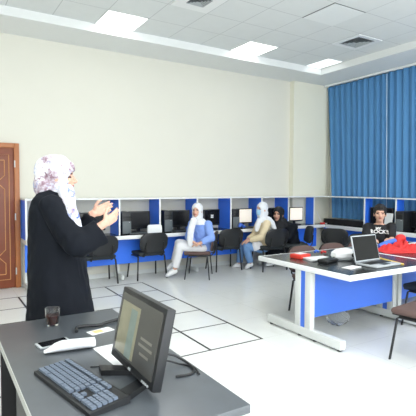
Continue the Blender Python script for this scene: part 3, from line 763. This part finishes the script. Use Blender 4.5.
# flowered scarf
m_flow = bpy.data.materials.new('flowered_scarf_cloth'); m_flow.use_nodes = True
nt = m_flow.node_tree; b_ = nt.nodes['Principled BSDF']; b_.inputs['Roughness'].default_value = .8
tc = nt.nodes.new('ShaderNodeTexCoord'); last = None
def layer(last, scale, thr, soft, col, loc):
    mpn = nt.nodes.new('ShaderNodeMapping'); mpn.inputs['Location'].default_value = loc
    nt.links.new(tc.outputs['Object'], mpn.inputs['Vector'])
    nz = nt.nodes.new('ShaderNodeTexNoise'); nz.inputs['Scale'].default_value = scale*5; nz.inputs['Detail'].default_value = 2
    nt.links.new(mpn.outputs['Vector'], nz.inputs['Vector'])
    vo = nt.nodes.new('ShaderNodeTexVoronoi'); vo.inputs['Scale'].default_value = scale
    ad = nt.nodes.new('ShaderNodeMix'); ad.data_type = 'RGBA'; ad.inputs[0].default_value = .12
    nt.links.new(mpn.outputs['Vector'], ad.inputs[6]); nt.links.new(nz.outputs['Color'], ad.inputs[7]); nt.links.new(ad.outputs[2], vo.inputs['Vector'])
    mr = nt.nodes.new('ShaderNodeMapRange'); mr.inputs['From Min'].default_value = thr+soft; mr.inputs['From Max'].default_value = thr-soft
    nt.links.new(vo.outputs['Distance'], mr.inputs['Value'])
    mu = nt.nodes.new('ShaderNodeMath'); mu.operation = 'MULTIPLY'; nt.links.new(mr.outputs['Result'], mu.inputs[0])
    m2 = nt.nodes.new('ShaderNodeMapRange'); m2.inputs['From Min'].default_value = .35; m2.inputs['From Max'].default_value = .62; m2.inputs['To Min'].default_value = .35
    nt.links.new(nz.outputs['Fac'], m2.inputs['Value']); nt.links.new(m2.outputs['Result'], mu.inputs[1])
    mx = nt.nodes.new('ShaderNodeMix'); mx.data_type = 'RGBA'; nt.links.new(mu.outputs[0], mx.inputs[0])
    if last is None: mx.inputs[6].default_value = (*lin((222, 222, 231)), 1)
    else: nt.links.new(last, mx.inputs[6])
    mx.inputs[7].default_value = (*lin(col), 1); return mx.outputs[2]
last = layer(None, 8.5, .46, .07, (140, 110, 124), (.31, .12, .05))
last = layer(last, 8, .27, .05, (66, 96, 172), (1.7, .4, .9))
last = layer(last, 13, .30, .08, (176, 186, 214), (2.9, 1.4, .3))
nt.links.new(last, b_.inputs['Base Color'])
hj = MB(); P_ = lambda x, y, z: hc + HF @ Vector((x, y, z))
E_ = lambda p, r: hj.ell(P_(*p), r, HF, 24, 16)
E_((0, -.036, .044), (.096, .126, .116)); E_((0, .008, .066), (.076, .088, .070)); E_((0, -.015, -.03), (.086, .098, .10)); E_((0, -.085, -.055), (.092, .085, .105)); E_((0, .012, -.105), (.058, .066, .045))
hj.tube([P_(0, -.03, -.06), P_(0, -.035, -.125), J['neck']+RT*.005-UP*.01], [(.11, .085), (.105, .09), (.11, .12)], 18, up=RT)
hj.tube([W(66, 190, T0-.07), W(68, 200, T0-.14), W(71.5, 215, T0-.19), W(76.5, 229, T0-.21), W(79, 236, T0-.21)], [(.05, .05), (.05, .03), (.044, .024), (.04, .022), (.03, .014)], 14, up=RT)
hj.tube([W(62, 192, T0+.05), W(70, 205, T0+.06), W(75, 215, T0+.07)], [(.05, .06), (.04, .05), (.02, .03)], 14, up=RT)
me = fuse(hj, .006, 4); wrinkle(me, .009, 14, (1, 1, .5)); wrinkle(me, .004, 34)
face_hole(me, hc, HF, .046, .062, .080, -.028)
o = te.add('headscarf', me, m_flow); sd = o.modifiers.new('thick', 'SOLIDIFY'); sd.thickness = .004

# ---- woman in light blue
def W3(t): return W(*t)
def seat_person(label, base, J, SKm, face, hands, top, bottom, scarf=None, mtop=None, mbot=None, mscarf=None, shoes=None, extra=None, vox=.006):
    p = Person(base, label); bd = MB(); F = frame(face); add_body(bd, J); add_head(bd, J['head'], F, J.get('hs', 1))
    for s_ in 'LR':
        d, n, sd_ = hands[s_]; add_hand(bd, J['w'+s_], d, n, sd_, .6)
    me = fuse(bd, vox, 2); face_slots(me, J['head'], F, J.get('hs', 1)); p.add('body', me, SKm)
    lat = (J['sR']-J['sL']).normalized()
    tp_ = MB()
    tp_.tube([J['hip']-UP*.10*top.get('low', 1), J['hip'], J['hip'].lerp(J['chest'], .5), J['chest'], J['neck']-UP*.055, J['neck']-UP*.02], [(a*top.get('w', 1), b*top.get('w', 1)) for a, b in ((.18, .145), (.185, .14), (.165, .125), (.18, .13), (.155, .10), (.085, .075))], 20, up=lat)
    for s_ in 'LR':
        ew = J['e'+s_].lerp(J['w'+s_], top.get('sleeve', .9))
        if top.get('short'):
            tp_.limb([J['s'+s_], J['s'+s_].lerp(J['e'+s_], .55)], [.078, .07], 14)
        else:
            tp_.limb([J['s'+s_], J['e'+s_]], [.075, .062], 14); tp_.tube([J['e'+s_], J['e'+s_].lerp(ew, .5), ew], [.060, .056, .048], 14)
            tp_.ell(J['e'+s_], (.06,)*3)
    me = fuse(tp_, .009, 4); wrinkle(me, .008, 16); topo = p.add(top['name'], me, mtop)
    bt_ = MB()
    bt_.ell(J['hip']-UP*.03, (.16, .15, .11))
    for s_ in 'LR':
        aa = J['k'+s_].lerp(J['a'+s_], bottom.get('len', .85)); wd = bottom.get('w', 1)
        bt_.limb([J['h'+s_], J['k'+s_]], [.098*wd, .074*wd], 14); bt_.tube([J['k'+s_], J['k'+s_].lerp(aa, .5), aa], [.072*wd, .068*wd, .062*wd], 14); bt_.ell(J['k'+s_], (.072*wd,)*3)
    if bottom.get('skirt'):
        A_ = [J['h'+q].lerp(J['k'+q], .5) for q in 'LR']
        bt_.tube([J['hip'], (J['kL']+J['kR'])/2, (J['kL']+J['kR'])/2-UP*.04], [(.13, .2), (.10, .17), (.09, .15)], 18, up=UP)
        m0, m1 = (J['kL']+J['kR'])/2, (J['aL']+J['aR'])/2
        bt_.tube([m0, m0.lerp(m1, .5), m1-UP*.02], [(.15, .10), (.15, .12), (.17, .15)], 18, up=lat)
    me = fuse(bt_, .009, 4); wrinkle(me, .007, 15); p.add(bottom['name'], me, mbot)
    if shoes:
        for s_ in 'LR':
            a, t = J['a'+s_], J['t'+s_]; sh = MB()
            d = (t-a); d.normalize()
            sh.tube([a-d*.045-UP*.01, a-d*.01-UP*.005, a.lerp(t, .5), t, t+d*.035], [(.04, .034), (.052, .040), (.044, .044), (.032, .045), (.014, .030)], 14, up=UP)
            me = fuse(sh, .005, 3)
            for v in me.vertices: v.co.z = max(v.co.z, .004)
            so = p.add('shoe', me, m_shoe)
    if scarf:
        hj = MB(); add_hijab(hj, J['head'], F, J['neck'], J.get('hs', 1))
        hj.tube([J['neck']+UP*.02, J['neck']-UP*.03, J['neck']-UP*.07], [(.10, .09), (.15, .12), (.17, .125)], 18, up=lat)
        for pts, rr in scarf: hj.limb([W(*q) for q in pts], rr, 12, up=RT)
        me = fuse(hj, .007, 4); wrinkle(me, .006, 22)
        face_hole(me, J['head'], F, .03, .056, .080, -.020, J.get('hs', 1))
        ho = p.add('headscarf', me, mscarf); ho.modifiers.new('thick', 'SOLIDIFY').thickness = .004
    return p, topo, F
def joints(**k): return {a: (W(*b) if isinstance(b, tuple) else b) for a, b in k.items()}

J = joints(hip=(203, 245.5, 7.36), chest=(201.5, 230, 7.33), neck=(198.5, 220, 7.29), head=(197, 210.8, 7.26),
           sL=(208, 225, 7.22), sR=(192, 224.5, 7.40), eL=(211.5, 238, 7.12), eR=(188.5, 237, 7.32), wL=(200.5, 243, 7.06), wR=(194, 242.5, 7.14),
           hL=(202, 248, 7.26), hR=(202, 248, 7.45), kL=(180, 246, 7.20), kR=(179, 243.5, 7.36), aL=(174.5, 270.5, 7.24), aR=(174, 264, 7.38), tL=(167.5, 275, 7.22), tR=(167.5, 268.5, 7.38))
b0 = J['hip'].copy(); b0.z = 0
seat_person('person in white headscarf, light blue blouse and white trousers, seated sideways on a chair', b0, J, SK, -FW*.93-RT*.30, dict(L=(-RT*.9-UP*.2, -UP, 1), R=(RT*.8-UP*.2-FW*.2, -UP, -1)),
    dict(name='blouse'), dict(name='trousers', len=.86), [([(194, 219, 7.14), (191, 230, 7.12), (190, 240, 7.13), (190, 246, 7.12)], [(.05, .03), (.056, .028), (.05, .024), (.034, .016)])], m_ltblue, m_wtrous, m_hij, True)

# ---- woman in the blue mask
J = joints(hip=(262, 245, 8.14), chest=(262.5, 230, 8.12), neck=(263.5, 218.5, 8.12), head=(261.6, 209.3, 8.10),
           sL=(267, 224, 7.98), sR=(259, 223.5, 8.28), eL=(262, 237, 7.88), eR=(254, 235, 8.26), wL=(249, 240.5, 7.96), wR=(248, 239.5, 8.12),
           hL=(261, 248, 8.04), hR=(261, 247.5, 8.22), kL=(246, 245.5, 8.02), kR=(241, 244.5, 8.24), aL=(250.5, 264, 8.10), aR=(239.5, 264.5, 8.26), tL=(246.5, 267.3, 8.10), tR=(233.5, 267, 8.28))
b0 = J['hip'].copy(); b0.z = 0
pm, tm_, Fm = seat_person('person in a white headscarf, pale blue face mask and cream cardigan with jeans, seated sideways', b0, J, SK, -RT*.82-FW*.55, dict(L=(-RT*.9-UP*.3, -UP, 1), R=(-RT*.8-UP*.4, -UP, -1)),
    dict(name='cardigan', low=.6), dict(name='jeans', len=.9), [([(268, 219, 8.04), (272, 224, 8.02), (275.5, 229.5, 8.02)], [(.06, .05), (.06, .04), (.03, .02)]), ([(260, 219, 8.02), (257.5, 226, 7.98), (256.5, 231, 7.98)], [(.05, .03), (.05, .03), (.035, .02)])], m_cream, m_jean, m_hij, True)
mk = MB(); rr = []
for j in range(9):
    z = -.105+.105*j/8; row = []
    for i in range(13):
        x = -.062+.124*i/12
        yy = .060*math.sqrt(max(.05, 1-(x/.072)**2))+.045+.018*math.exp(-(x/.02)**2)*(1-abs(z+.04)/.09)-.25*max(0, -z-.085)
        row.append(J['head']+Fm@Vector((x*(1-.25*max(0, -z-.06)/.045), yy, z)))
    rr.append(row)
mk.loft(rr, cap=False, close=False); me = mk.mesh('face_mask'); o = pm.add('face_mask', me, m_mask); o.modifiers.new('thick', 'SOLIDIFY').thickness = .004
sh = MB().tube([W(259, 249, 7.97), W(256.5, 244, 7.97), W(255, 240, 7.98)], [(.10, .06), (.09, .05), (.05, .03)], 14, up=RT)
pm.add('shirt_hem', fuse(sh, .008, 3), m_wtrous)

# ---- woman in black
J = joints(hs=1.14, hip=(291, 247, 8.42), chest=(288, 232, 8.38), neck=(284, 222.5, 8.34), head=(278.2, 214.6, 8.30),
           sL=(294, 227, 8.24), sR=(280, 227, 8.50), eL=(289, 238, 8.14), eR=(274, 236, 8.46), wL=(274.5, 234.5, 8.16), wR=(272.5, 233.5, 8.26),
           hL=(290, 249, 8.32), hR=(290, 248, 8.52), kL=(272, 248, 8.28), kR=(273, 247, 8.50), aL=(272, 266, 8.30), aR=(273, 265, 8.48), tL=(267, 267.0, 8.30), tR=(268, 266, 8.50))
b0 = J['hip'].copy(); b0.z = 0
for q in ('aL', 'aR'): J[q].z = .09
for q in ('tL', 'tR'): J[q].z = .05
p3, _, _ = seat_person('person in a black headscarf and long black robe seated holding a phone', b0, J, SK2, -FW*.86-RT*.5, dict(L=(-RT*.9+UP*.15, UP*.6+FW*.5, -1), R=(-RT*.7+UP*.1-FW*.3, UP, 1)),
    dict(name='robe', w=1.2), dict(name='robe_skirt', len=.95, skirt=True), [([(281, 222, 8.22), (280, 229, 8.2), (281, 234, 8.2)], [(.09, .04), (.10, .04), (.06, .03)])], m_abaya, m_abaya, m_hijb, True)

# ---- man in the black T-shirt
J = joints(hs=1.08, hip=(379.5, 246.5, 6.72), chest=(379.5, 233.5, 6.68), neck=(379.5, 223, 6.64), head=(380, 213.6, 6.56),
           sL=(391, 227.5, 6.57), sR=(367.8, 227.5, 6.69), eL=(391.8, 241, 6.46), eR=(365.6, 241, 6.58), wL=(387, 243.5, 6.27), wR=(371, 242, 6.33),
           hL=(384, 249, 6.68), hR=(375, 249, 6.68), kL=(387, 251, 6.25), kR=(372, 251, 6.25), aL=(387, 281, 6.3), aR=(372, 281, 6.3), tL=(387, 285, 6.15), tR=(372, 285, 6.15))
for q in ('aL', 'aR'): J[q].z = .09
for q in ('tL', 'tR'): J[q].z = .05
for q in ('kL', 'kR'): J[q].z = .52
for q in ('wL', 'wR'): J[q].z = .765
b0 = J['hip'].copy(); b0.z = 0
pn, tee, Fn = seat_person('person with short dark hair in a black lettered T-shirt seated behind the red cloth', b0, J, SK, -FW-RT*.36-UP*.05, dict(L=(-FW*.9-RT*.4, -UP, 1), R=(-FW*.9+RT*.4, -UP, -1)),
    dict(name='t_shirt', short=True), dict(name='trousers', len=.9), None, m_tee, m_tee, None, True)
m_hair = M('dark_hair', (30, 26, 24), .6, var=.2, scale=60, bump=.3)
hr = MB(); hq = J['head']
Pn = lambda x, y, z: hq+Fn@Vector((x, y, z))
hr.ell(Pn(0, -.020, .050), (.092, .106, .096), Fn, 28, 18); hr.ell(Pn(0, -.05, .0), (.079, .07, .085), Fn, 24, 16); hr.ell(Pn(0, .035, .094), (.070, .056, .038), Fn)
for q in (-1, 1): hr.ell(Pn(q*.077, .008, .016), (.011, .022, .036), Fn)
me = fuse(hr, .005, 2); wrinkle(me, .006, 40); pn.add('hair', me, m_hair)
# lettering laid onto the shirt front
from mathutils.bvhtree import BVHTree
tv = [v.co+pn.b for v in tee.data.vertices]; bvh = BVHTree.FromPolygons(tv, [tuple(p.vertices) for p in tee.data.polygons])
fx = RT; fz = UP
def lettering(txt, px, py, size):
    cu = bpy.data.curves.new('t', 'FONT'); cu.body = txt; cu.size = size; cu.align_x = 'CENTER'; cu.offset = .003
    o = bpy.data.objects.new('t', cu); COL.objects.link(o)
    dg = bpy.context.evaluated_depsgraph_get(); me = bpy.data.meshes.new_from_object(o.evaluated_get(dg)); bpy.data.objects.remove(o)
    bm = bmesh.new(); bm.from_mesh(me); bmesh.ops.triangulate(bm, faces=bm.faces)
    bmesh.ops.subdivide_edges(bm, edges=[e for e in bm.edges if e.calc_length() > .012], cuts=2)
    o3 = W(px, py, 6.55)-FW*.5
    for v in bm.verts:
        s0 = o3+fx*v.co.x+fz*v.co.y
        hit = bvh.ray_cast(s0, FW, 1.0)
        v.co = (hit[0]-FW*.004) if hit[0] else s0+FW*.35
    bm.to_mesh(me); bm.free(); me.materials.clear()
    return me
m_print = M('white_print', (236, 236, 236), .7, var=.02)
pn.add('lettering', lettering('MY', 378.6, 229.6, .046), m_print, tee, label='white word on the shirt')
pn.add('lettering', lettering('ROCK!', 379.2, 233.4, .074), m_print, tee, label='white word on the shirt')
